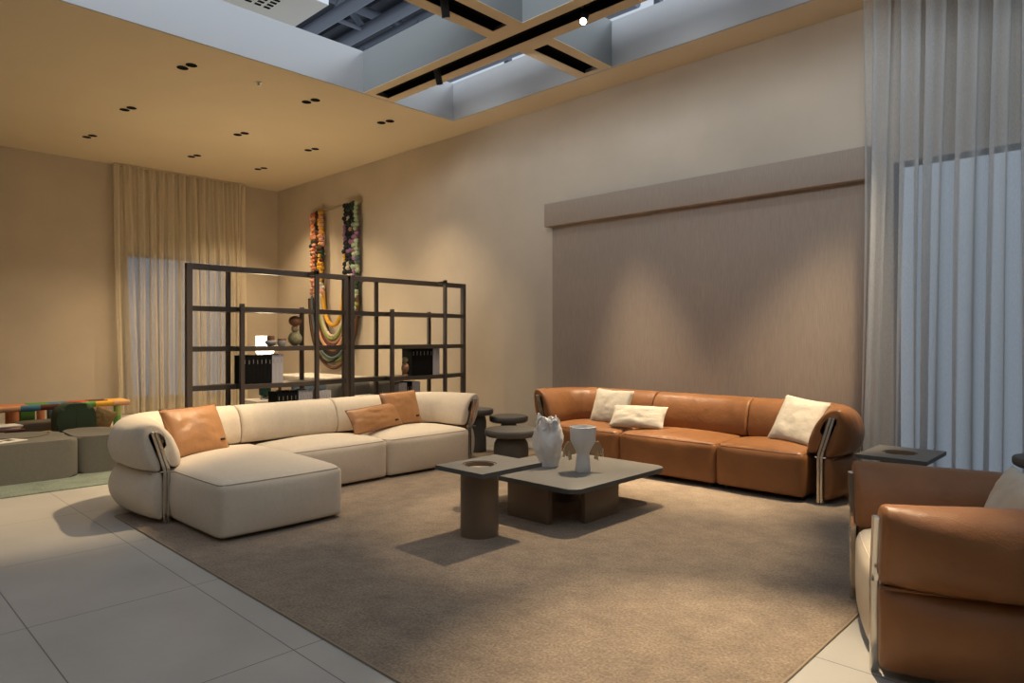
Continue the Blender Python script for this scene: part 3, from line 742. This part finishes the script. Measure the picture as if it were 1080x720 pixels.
# ================================================================== BOOKCASE
F_, R_, Mx = -6.72, -7.05, -6.885
LV = [.10, .46, .872, 1.262, 1.665]
def bookcase(L1, A1, B1, R1, label):
    t = thing('bookcase', label, 'bookcase', (Mx, (L1 + R1) / 2, 0), 0, 'bronze metal open bookcases'); ox, oy = Mx, (L1 + R1) / 2
    def part(nm, x0, x1, y0, y1, z0, z1, m='shelf_bronze'): build(nm, B(x0 - ox, x1 - ox, y0 - oy, y1 - oy, z0, z1, .003, 1), m, t)
    part('post', Mx - .03, Mx + .03, L1, L1 + .055, 0, 2.085); part('post', Mx - .03, Mx + .03, R1 - .055, R1, 0, 2.085)
    k = .021
    part('post', R_ - k, R_ + k, A1 - k, A1 + k, 0, 2.085); part('post', F_ - k, F_ + k, A1 - k, A1 + k, 0, LV[4] + .03)
    part('post', R_ - k, R_ + k, B1 - k, B1 + k, 0, LV[4] + .03); part('post', F_ - k, F_ + k, B1 - k, B1 + k, 0, 2.10)
    zt = 2.085
    part('top_rail', Mx - .025, Mx + .025, L1, R1, zt - .06, zt)
    part('top_rail', R_ - k, Mx, A1 - k, A1 + k, zt - .04, zt); part('top_rail', Mx, F_ + k, B1 - k, B1 + k, zt - .04, zt)
    for z in LV:
        bm = bmesh.new()
        prism(bm, [(Mx - .028, L1 + .02), (Mx + .028, L1 + .02), (Mx + .05, A1), (R_, A1)], z - .05, z)
        box(bm, R_, F_, A1 - .001, B1 + .001, z - .05, z, .003, 1)
        prism(bm, [(F_, B1), (Mx + .028, R1 - .02), (Mx - .028, R1 - .02), (Mx - .05, B1)], z - .05, z)
        for v in bm.verts: v.co.x -= ox; v.co.y -= oy
        s = build('shelf', bm, 'shelf_board', t, smooth=False)
        bm = bmesh.new(); box(bm, F_ - .012, F_ + .004, A1, B1, z - .046, z - .004)
        for v in bm.verts: v.co.x -= ox; v.co.y -= oy
        build('shelf_edge', bm, 'shelf_bronze', s, smooth=False)
bookcase(2.555, 3.043, 3.885, 4.375, 'dark bronze open metal bookcase, the left one behind the cream sofa')
bookcase(4.405, 4.90, 5.742, 6.235, 'dark bronze open metal bookcase, the right one nearest the back wall')
SH = .05
ORD = ['first', 'second', 'third', 'fourth', 'fifth', 'sixth', 'seventh', 'eighth', 'ninth', 'tenth']
def book(x, y0, w, z, h, d, m, label, group, ticks=True):
    t = thing('book', label, 'book', (x, y0 + w / 2, z), 0, group)
    bm = bmesh.new(); a = w / 2
    box(bm, -d, 0, -a, -a + .004, 0, h); box(bm, -d, 0, a - .004, a, 0, h); box(bm, -.004, .0, -a + .004, a - .004, 0, h)
    build('cover', bm, m, t, smooth=False)
    build('pages', B(-d + .006, -.005, -a + .0045, a - .0045, .004, h - .004), 'paper', t, smooth=False)
    if ticks:
        build('spine_mark', B(-.001, .001, -a * .11, a * .11, h * .70, h * .84), 'foil' if m == 'book_black' else 'book_grey', t, smooth=False)
def row(y, n, w, z, h, m, lab, group, x=-6.76, d=.2, ticks=True):
    for i in range(n):
        hh = h * (1 + .012 * math.sin(i * 2.3 + y)); book(x, y, w - .002, z, hh, d, m, lab % (ORD[i] if n > 1 else 'only'), group, ticks); y += w
    return y
g = 'black and white hardbacks on the left bookcase'
y = row(3.07, 7, .045, LV[2], .295, 'book_black', 'tall black book beneath the bowls on left bookcase, %s black from left', g)
row(y, 3, .042, LV[2], .30, 'book_white', 'white book next to the tall black row beneath bowls, %s white from left', g)
g = 'books on the low shelf of the left bookcase'
y = row(3.44, 5, .048, LV[1], .315, 'book_black', 'black book on low shelf of left bookcase, %s black one from left', g)
y = row(y + .01, 4, .042, LV[1], .315, 'book_white', 'white book on low shelf of left bookcase before the post, %s from left', g)
row(3.93, 4, .04, LV[1], .30, 'book_white', 'white book on low shelf of left bookcase beyond the post, %s from left', g)
g = 'black and white books on the right bookcase'
y = row(5.23, 6, .057, LV[2], .365, 'book_black', 'tall black book beside the figure on right bookcase, %s black from left', g)
row(y, 3, .037, LV[2], .37, 'book_white', 'white book at end of the tall row on right bookcase, %s white from left', g)
g = 'books on the low shelf of the right bookcase'
row(4.93, 2, .045, LV[1], .315, 'book_grey', 'grey-brown binder on low shelf of right bookcase, %s one from left', g, ticks=False)
row(5.03, 3, .042, LV[1], .33, 'book_white', 'white book left of the black pair on low right shelf, %s from left', g)
row(5.158, 2, .040, LV[1], .335, 'book_black', 'black book between white books on low right shelf, %s from left', g)
row(5.24, 3, .042, LV[1], .335, 'book_white', 'white book right of the black pair on low right shelf, %s from left', g)
for k, (m, c) in enumerate((('paper', 'white'), ('teal_cover', 'teal'), ('red_cover', 'red'), ('paper', 'cream'))):
    zz = LV[1] + sum((.09, .07, .022, .014)[:k])
    hh = (.09, .07, .022, .014)[k]
    t = thing('book', ['thick white book at the bottom of the flat pile on the right bookcase', 'thick teal book second from bottom in the flat pile on the right bookcase', 'thin red book lying on the teal one in the flat pile', 'thin cream book on top of the flat pile on the right bookcase'][k], 'book', (-6.9, 4.65, zz), R(4 * k - 5), 'flat pile of books on the right bookcase')
    bm = bmesh.new(); box(bm, -.1, .1, -.15, .15, 0, .004); box(bm, -.1, .1, -.15, .15, hh - .004, hh - .0005); box(bm, .096, .1, -.15, .15, .004, hh - .004)
    build('cover', bm, m, t, smooth=False); build('pages', B(-.096, .095, -.146, .146, .0045, hh - .0045), 'paper', t, smooth=False)
# pots and figures
def pot(name, label, cat, x, y, z, pieces, group):
    t = thing(name, label, cat, (x, y, z), 0, group)
    for nm, m, pr in pieces:
        bm = bmesh.new(); lathe(bm, pr, 28); build(nm, m if isinstance(m, bmesh.types.BMesh) else bm, m, t, angle=60)
def ball(r, zc, sq=1.0, n=12, rz=None):
    return [(r * math.sin(PI * i / n), zc - r * sq * math.cos(PI * i / n)) for i in range(n + 1)]
gd = 'small ceramics on the bookcases'
pot('bowl', 'small white bowl with brown upper rim on the left bookcase', 'bowl', -6.84, 3.41, LV[3], [('lower_bowl', 'pot_white', [(0, 0), (.03, 0), (.058, .03), (.062, .045), (.048, .06), (0, .06)]), ('upper_bowl', 'pot_brown', [(0, .06), (.038, .06), (.04, .085), (.036, .108), (.032, .108), (.034, .08), (0, .075)])], gd)
pot('bowl', 'small rounded white bowl with brown rim nearest the tall figure', 'bowl', -6.84, 3.535, LV[3], [('bowl_body', 'pot_white', [(0, 0), (.035, 0), (.05, .03), (.046, .058), (0, .058)]), ('rim', 'pot_brown', [(0, .058), (.044, .058), (.042, .076), (.037, .076), (.035, .066), (0, .062)])], gd)
pot('figure_vase', 'tall stacked figure of brown disc and olive globe on the left bookcase', 'vase', -6.84, 3.69, LV[3], [('globe', 'pot_olive', ball(.075, .078, 1.05)), ('neck', 'pot_tan', ball(.04, .185, .9)), ('head', 'pot_brown', ball(.07, .27, .82))], gd)
pot('figure_vase', 'small terracotta figure with pale ball head on the right bookcase', 'vase', -6.80, 5.155, LV[2], [('foot', 'pot_terracotta', [(0, 0), (.036, 0), (.036, .014), (.02, .03), (0, .03)]), ('body', 'pot_terracotta', ball(.047, .10, 1.5)), ('head', 'pot_olive', ball(.038, .20, 1.0))], gd)
# ================================================================== BEHIND THE BOOKCASE
t = thing('pedestal', 'pale marble block pedestal under the table lamp behind the bookcase', 'pedestal', (-9.55, 4.67, 0))
build('block', B(-.2, .2, -.2, .2, 0, .40, .006), 'marble', t); build('slab', B(-.24, .24, -.24, .24, .40, .44, .006), 'marble', t)
t = thing('table_lamp', 'lit white lamp with dark green base on the marble pedestal', 'lamp', (-9.55, 4.67, .44))
bm = bmesh.new(); lathe(bm, [(0, 0), (.07, 0), (.075, .01), (.04, .03), (.03, .04), (0, .04)], 26); build('foot', bm, 'marble', t)
bm = bmesh.new(); lathe(bm, [(0, .04), (.05, .04), (.085, .07), (.088, .25), (.06, .29), (.03, .30), (.03, .56), (.07, .57), (.075, .60), (.05, .62), (0, .62)], 30); build('lamp_base', bm, 'lamp_green', t)
bm = bmesh.new(); lathe(bm, [(0, .62), (.05, .625), (.10, .65), (.13, .70), (.13, .93), (.125, .935), (0, .935)], 30); build('lamp_shade', bm, 'lamp_glow', t)
t = thing('console_table', 'pale stone-topped table behind the left bookcase', 'table', (-9.2, 5.35, 0))
build('table_top', B(-.8, .8, -.35, .35, .74, .78, .006), 'marble', t)
for sx in (-.7, .7):
    for sy in (-.27, .27): build('leg', B(sx - .02, sx + .02, sy - .02, sy + .02, 0, .74, .003), 'shelf_bronze', t)
t = thing('lounge_sofa', 'grey-green lounge sofa behind the right bookcase', 'sofa', (-7.85, 5.2, 0), R(90))
bm = bmesh.new(); softblock(bm, -.75, .65, -.4, .3, .05, .38, .07, 12, .03); build('seat', bm, 'sofa_grey', t, angle=80)
bm = bmesh.new(); softblock(bm, -.70, -.12, -.46, -.24, .34, .80, .09, 12, .02); build('backrest', bm, 'sofa_grey', t, angle=80)
bm = bmesh.new(); softblock(bm, -.10, .42, -.46, -.24, .34, .80, .09, 12, .02); build('backrest', bm, 'sofa_grey', t, angle=80)
for sx in (-.6, .5):
    for sy in (-.3, .2): build('leg', B(sx - .02, sx + .02, sy - .02, sy + .02, 0, .06), 'shelf_bronze', t)
pillow('cushion', 'dark blue cushion on the grey lounge sofa, left of the two behind the bookcase', 'cushion', Vector((-7.86, 4.45, .385)), R(100), .46, .42, .13, R(15), 0, 'blue_fabric', 'blue cushions behind the bookcase', seed=11)
pillow('cushion', 'dark blue cushion on the grey lounge sofa, right of the two behind the bookcase', 'cushion', Vector((-7.98, 4.86, .385)), R(96), .40, .40, .12, R(18), 0, 'blue_fabric', 'blue cushions behind the bookcase', seed=13)
# wall hanging
t = thing('wall_hanging', 'colourful yarn wall hanging of pompoms and draped loops on the back wall', 'wall hanging', (-10.93, 6.70, 0))
bm = bmesh.new(); tube(bm, [(-.86, 0, 3.73), (.88, 0, 3.73)], .012, 8); build('rod', bm, 'rod', t)
def pomstring(x, z0, z1, seq, r=.052):
    names = []; bm = bmesh.new(); z = z0; k = 0
    while z > z1:
        c = seq(k, z)
        if c not in names: names.append(c)
        q = bmesh.ops.create_icosphere(bm, subdivisions=1, radius=r * random.uniform(.85, 1.12), matrix=Matrix.Translation((x + random.uniform(-.018, .018), -.06 + random.uniform(-.02, .01), z)) @ Matrix.Rotation(random.random() * 3, 4, 'X'))
        for f in set(f for v in q['verts'] for f in v.link_faces): f.material_index = names.index(c)
        z -= r * 1.42; k += 1
    build('pompom_string', bm, ['yarn_' + c for c in names], t)
rc = random.Random(3)
def zone(opts): return lambda k, z: next((rc.choice(o) for lim, o in opts if z > lim), 'pink')
pomstring(-.71, 3.68, 2.1, zone([(3.2, ['orange', 'orange', 'pink']), (2.85, ['pink', 'orange', 'forest']), (2.3, ['pink', 'pink', 'peach']), (0, ['lime', 'white', 'pink'])]))
pomstring(-.62, 3.69, 2.1, zone([(3.3, ['orange', 'red', 'peach']), (2.95, ['orange', 'forest', 'pink']), (0, ['orange', 'pink', 'peach'])]))
pomstring(-.53, 3.70, 2.05, zone([(3.0, ['maroon', 'maroon', 'black']), (2.5, ['maroon', 'forest']), (0, ['pink', 'peach', 'maroon'])]))
pomstring(-.44, 3.70, 2.05, zone([(3.35, ['yellow', 'yellow', 'peach']), (3.05, ['pink', 'yellow']), (2.8, ['forest', 'yellow']), (2.4, ['yellow', 'yellow', 'pink']), (0, ['pink', 'white', 'rose'])]))
pomstring(-.36, 3.69, 2.0, zone([(3.3, ['yellow', 'peach']), (3.05, ['pink', 'rose']), (2.8, ['forest', 'maroon']), (2.4, ['yellow', 'pink']), (0, ['rose', 'white', 'pink'])]))
pomstring(.43, 3.70, 1.75, zone([(3.0, ['navy', 'navy', 'black', 'violet']), (2.6, ['blue', 'yellow', 'navy']), (0, ['yellow', 'navy', 'black'])]))
pomstring(.52, 3.70, 1.75, zone([(3.1, ['forest', 'white', 'navy', 'navy']), (2.85, ['violet', 'navy']), (0, ['navy', 'black', 'white', 'navy'])]))
pomstring(.61, 3.71, 1.75, zone([(3.1, ['navy', 'rose', 'black']), (2.8, ['violet', 'navy', 'violet']), (0, ['black', 'navy', 'white', 'forest'])]))
pomstring(.70, 3.71, 1.72, zone([(3.15, ['forest', 'mint', 'navy']), (2.8, ['violet', 'violet', 'mint']), (2.4, ['mint', 'violet', 'black']), (0, ['yellow', 'yellow', 'forest', 'lime'])]))
pomstring(.79, 3.71, 1.70, zone([(3.2, ['mint', 'mint', 'mint']), (2.9, ['violet', 'mint']), (2.5, ['slate', 'mint', 'mint']), (0, ['forest', 'lime', 'mint'])]))
for k, (xa, xb, zs, zb, c, r) in enumerate(((-.34, .34, 2.1, 1.58, 'yellow', .038), (-.40, .42, 2.05, 1.38, 'cream', .03), (-.44, .47, 2.05, 1.33, 'lime', .026), (-.46, .50, 2.05, 1.26, 'rose', .032), (-.51, .55, 2.05, 1.2, 'maroon', .03),
        (-.55, .58, 2.05, 1.14, 'peach', .036), (-.60, .62, 2.05, 1.08, 'brown', .034), (-.63, .67, 2.05, 1.03, 'black', .034), (-.68, .71, 2.05, .98, 'slate', .03), (-.73, .76, 2.0, .93, 'lime', .026), (-.77, .82, 2.0, .80, 'brown', .03), (-.80, .60, 2.0, .9, 'black', .02))):
    bm = bmesh.new(); pts = []
    for i in range(29):
        a = PI * i / 28; x = (xa + xb) / 2 - (xb - xa) / 2 * math.cos(a); z = zs - (zs - zb) * math.sin(a) ** .8
        pts.append((x, -.05 - .015 * (k % 3), z + .1 * (1 - math.sin(a))))
    tube(bm, pts, r, 8); build('yarn_loop', bm, 'yarn_' + c, t)
# ================================================================== LEFT LOUNGE CORNER
def outline(pts, n=6): return curve(pts, n)
t = thing('pouf', 'large grey crescent-shaped pouf at the left edge with a magazine on it', 'pouf', (-7.9, 1.15, .010))
bm = bmesh.new(); prism(bm, outline([(.33, -.7), (.35, -.2), (.36, .35), (.345, .62), (.22, .66), (-.02, .62), (-.30, .66), (-.55, .45), (-.62, 0), (-.55, -.6), (-.2, -.9), (.15, -.88)]), .0, .365, .03, seg=4); build('pouf_body', bm, 'pouf_grey', t, angle=50)
bm = bmesh.new(); tube(bm, [(-.42 + .40 * math.cos(a), .30 + .26 * math.sin(a), .366) for a in [R(-75) + R(165) * i / 20 for i in range(21)]], .006, 6); build('seam', bm, 'dark_rib', t)
t = thing('pouf', 'smaller grey rounded pouf tucked behind the large pouf beside the cream sofa', 'pouf', (-7.98, 2.08, .010))
bm = bmesh.new(); prism(bm, outline([(.32, -.22), (.36, -.02), (.27, .16), (.02, .27), (-.3, .22), (-.45, 0), (-.4, -.22), (-.05, -.26), (.22, -.265)]), .0, .365, .03, seg=4); build('pouf_body', bm, 'pouf_grey', t, angle=50)
t = thing('magazine', 'open magazine with black print lying on the large grey pouf', 'magazine', (-7.80, 1.27, .376), R(25))
build('pages', B(-.10, .10, -.14, .14, 0, .006), 'paper', t, smooth=False)
bm = bmesh.new()
for k in range(2): box(bm, -.07, .03, -.1 + .11 * k, -.03 + .11 * k, .006, .0065)
build('print', bm, 'book_black', t, smooth=False)
t = thing('low_seat', 'mustard low seat with dark green rounded back behind the poufs', 'seat', (-9.55, 2.3, .010), R(0))
bm = bmesh.new(); softblock(bm, -.34, .30, -.62, .56, .0, .19, .05, 12, .03); build('seat_base', bm, 'mustard', t, angle=80)
bm = bmesh.new()
arch = [(.205 * (1 if c > 0 else -1) * abs(c) ** .55, .10 + .215 * abs(sn) ** .75) for c, sn in [(math.cos(PI * i / 24), math.sin(PI * i / 24)) for i in range(25)]]
prism(bm, [(.21, 0)] + arch + [(-.21, 0)], -.14, .16, .05, seg=4)
for v in bm.verts: v.co = Vector((v.co.z, v.co.x - .07, v.co.y * 1.16 + .182))
bk = build('backrest', bm, 'green_fabric', t, angle=60)
bm = bmesh.new(); tube(bm, [(.163, -.07, .26), (.163, -.07, .40), (.16, -.07, .49), (.12, -.07, .545), (0, -.07, .55)], .004, 6); build('seam', bm, 'green_fabric', bk)
pillow('cushion', 'olive brown cushion leaning beside the dark green seat back', 'cushion', Vector((-9.58, 2.50, .215)), R(75), .24, .26, .10, R(14), R(24), 'olive_fabric', 'cushion by the green back', seed=17)
tb = thing('console_bench', 'low bench wrapped in patches of multicoloured yarn along the left', 'bench', (-10.5, 2.0, 0))
def wrapped(name, pts, r, cols, n=10, reps=1):
    bm = bmesh.new(); used = []
    k = len(cols)
    for i, c in enumerate(cols):
        a = Vector(pts[0]).lerp(Vector(pts[1]), i / k); b = Vector(pts[0]).lerp(Vector(pts[1]), (i + 1) / k)
        if c not in used: used.append(c)
        tube(bm, [a, b], r * (1 + .06 * math.sin(i * 2.7)), n, mi=used.index(c))
    return build(name, bm, ['yarn_' + c for c in used], tb)
for xx in (-.16, 0, .16):
    wrapped('seat_rail', [(xx, -1.2, .455), (xx, 1.08, .455)], .04, ['black', 'orange', 'blue', 'peach', 'peach', 'blue', 'maroon', 'red', 'grass', 'yellow', 'peach'] if xx > .1 else ['red', 'blue', 'black', 'orange', 'orange', 'grass', 'blue', 'red', 'maroon', 'yellow'])
for (x, yy, cols) in ((.16, -.22, ['white', 'white', 'orange', 'orange']), (.16, .05, ['maroon', 'orange', 'orange']), (.16, .93, ['grass', 'grass', 'lime']), (-.16, -.22, ['red', 'orange']), (-.16, .80, ['maroon', 'rose']), (.0, .55, ['black', 'maroon']), (.16, -1.1, ['red', 'white'])):
    wrapped('leg', [(x, yy, .01), (x, yy, .42)], .045, cols)
build('yarn_patch', B(-.05, .03, -.14, .02, .28, .42, .01), 'yarn_grass', tb); build('yarn_patch', B(-.06, .04, .62, .85, .30, .42, .015), 'yarn_rose', tb); build('yarn_patch', B(-.06, .04, .16, .48, .27, .42, .015), 'yarn_slate', tb)
t = thing('footstool', 'dark ribbed box stool under the multicoloured bench', 'stool', (-10.12, 1.97, .010))
bm = bmesh.new(); softblock(bm, -.16, .16, -.22, .40, .02, .30, .02, 10, .008); build('stool_body', bm, 'dark_rib', t, angle=60)
for sx in (-.12, .12):
    for sy in (-.17, .35): build('foot', B(sx - .015, sx + .015, sy - .015, sy + .015, 0, .03), 'foot_dark', t)
t = thing('magazine_table', 'small dark red patterned table at the left edge holding magazines', 'side table', (-9.05, 1.52, .010))
build('table_top', B(-.2, .2, -.22, .1, .33, .35, .004), 'yarn_maroon', t); build('leg', B(-.1, .1, -.04, .08, 0, .33, .004), 'yarn_maroon', t)
for k in range(3):
    bm = B(-.12, .12, -.17, .08, 0, .012, .001); o = build('magazine', bm, ['paper', 'yarn_peach', 'paper'][k]); o.location = (-9.05, 1.52, .361 + .0125 * k); o.rotation_euler = (0, 0, .12 * k - .1)
    tag(o, ['white magazine at the bottom of the pile at the left edge', 'peach magazine in the middle of the pile at the left edge', 'white magazine on top of the pile at the left edge'][k], 'magazine', 'pile of magazines at the left edge')
# ================================================================== LIGHT
def spot(name, loc, to, W, col, ang, blend=.6, size=.06):
    l = bpy.data.lights.new(name, 'SPOT'); l.energy = W; l.color = col; l.spot_size = math.radians(ang); l.spot_blend = blend; l.shadow_soft_size = size
    o = bpy.data.objects.new(name, l); COL.objects.link(o); o.location = loc
    o.rotation_euler = (Vector(to) - Vector(loc)).to_track_quat('-Z', 'Y').to_euler(); return o
WARM = (1.0, .80, .54); WARM2 = (1.0, .75, .45)
spot('key_spot', (-3.5, 5.72, 4.22), (-3.05, 4.15, 0), 740, WARM, 41, .5, .03)
spot('track_light', (-4.68, 4.05, 4.18), (-5.6, 3.4, .4), 300, WARM, 60, .8, .04)
spot('track_light', (-5.92, 5.05, 4.18), (-6.1, 4.5, .4), 200, WARM, 80, .8, .04)
spot('track_light', (-4.67, 5.92, 4.2), (-4.2, 6.0, .4), 1080, WARM, 42, 1.0, .08)
spot('track_light', (-1.46, 5.92, 4.2), (-2.7, 6.0, .4), 1300, WARM, 42, 1.0, .08)
spot('track_light', (-1.46, 3.95, 4.2), (-1.2, 2.45, 0), 1300, WARM, 34, .9, .03)
for xx in (-7.86, -9.88, -11.65):
    for yy in (2.93, 4.46, 5.62): spot('downlight_beam', (xx, yy, CH - .02), (xx, yy, 0), 180 if yy < 5 else 230 if xx > -11 else 300, WARM2, 88 if xx > -11 or yy < 5 else 108, .7, .05)
spot('track_light', (-4.67, 3.5, 4.2), (-6.75, 1.0, 0), 900, WARM2, 46, .9, .04)
def area(name, loc, to, W, sx, sy):
    l = bpy.data.lights.new(name, 'AREA'); l.energy = W; l.color = (.82, .91, 1.0); l.shape = 'RECTANGLE'; l.size = sx; l.size_y = sy
    o = bpy.data.objects.new(name, l); COL.objects.link(o); o.location = loc; o.rotation_euler = (Vector(to) - Vector(loc)).to_track_quat('-Z', 'Y').to_euler()
area('hall_fill', (2.5, -17, 8.8), (-3, 6.7, 3.6), 3400, 16, 6)  # added cool fill from an unseen source, brightens the back wall and right curtain
for xx in (-6.4, -4.9, -3.4, -1.9): spot('wall_fill', (xx, 5.32, 4.32), (xx, 6.75, 3.4), 14, (.92, .96, 1.0), 125, 1.0, .12)  # added fill spots without fixtures, lifting the upper back wall
area('hall_skylight', (8, 13, 12), (-7, 4, 4.6), 1500, 6, 6)
l = bpy.data.lights.new('lamp_bulb', 'POINT'); l.energy = 55; l.color = (1, .8, .5); l.shadow_soft_size = .14
o = bpy.data.objects.new('lamp_bulb', l); COL.objects.link(o); o.location = (-9.55, 4.67, 1.62)
w = bpy.data.worlds.new('hall_daylight'); scene.world = w; w.use_nodes = True
w.node_tree.nodes['Background'].inputs['Color'].default_value = (.78, .87, 1.0, 1); w.node_tree.nodes['Background'].inputs['Strength'].default_value = 0.72
# ================================================================== CAMERA
cam = bpy.data.cameras.new('camera'); co = bpy.data.objects.new('camera', cam); COL.objects.link(co)
cam.sensor_width = 36; cam.lens = 36 * 711 / 1080; cam.shift_y = -4 / 1080; cam.clip_start = .05; cam.clip_end = 200
co.location = (0, 0, 1.35); co.rotation_euler = (PI / 2, 0, math.atan2(.7215, -.6923) - PI / 2)
scene.camera = co
vs = scene.view_settings; vs.view_transform = 'Standard'; vs.look = 'None'; vs.gamma = 1; vs.exposure = 0; vs.use_curve_mapping = False
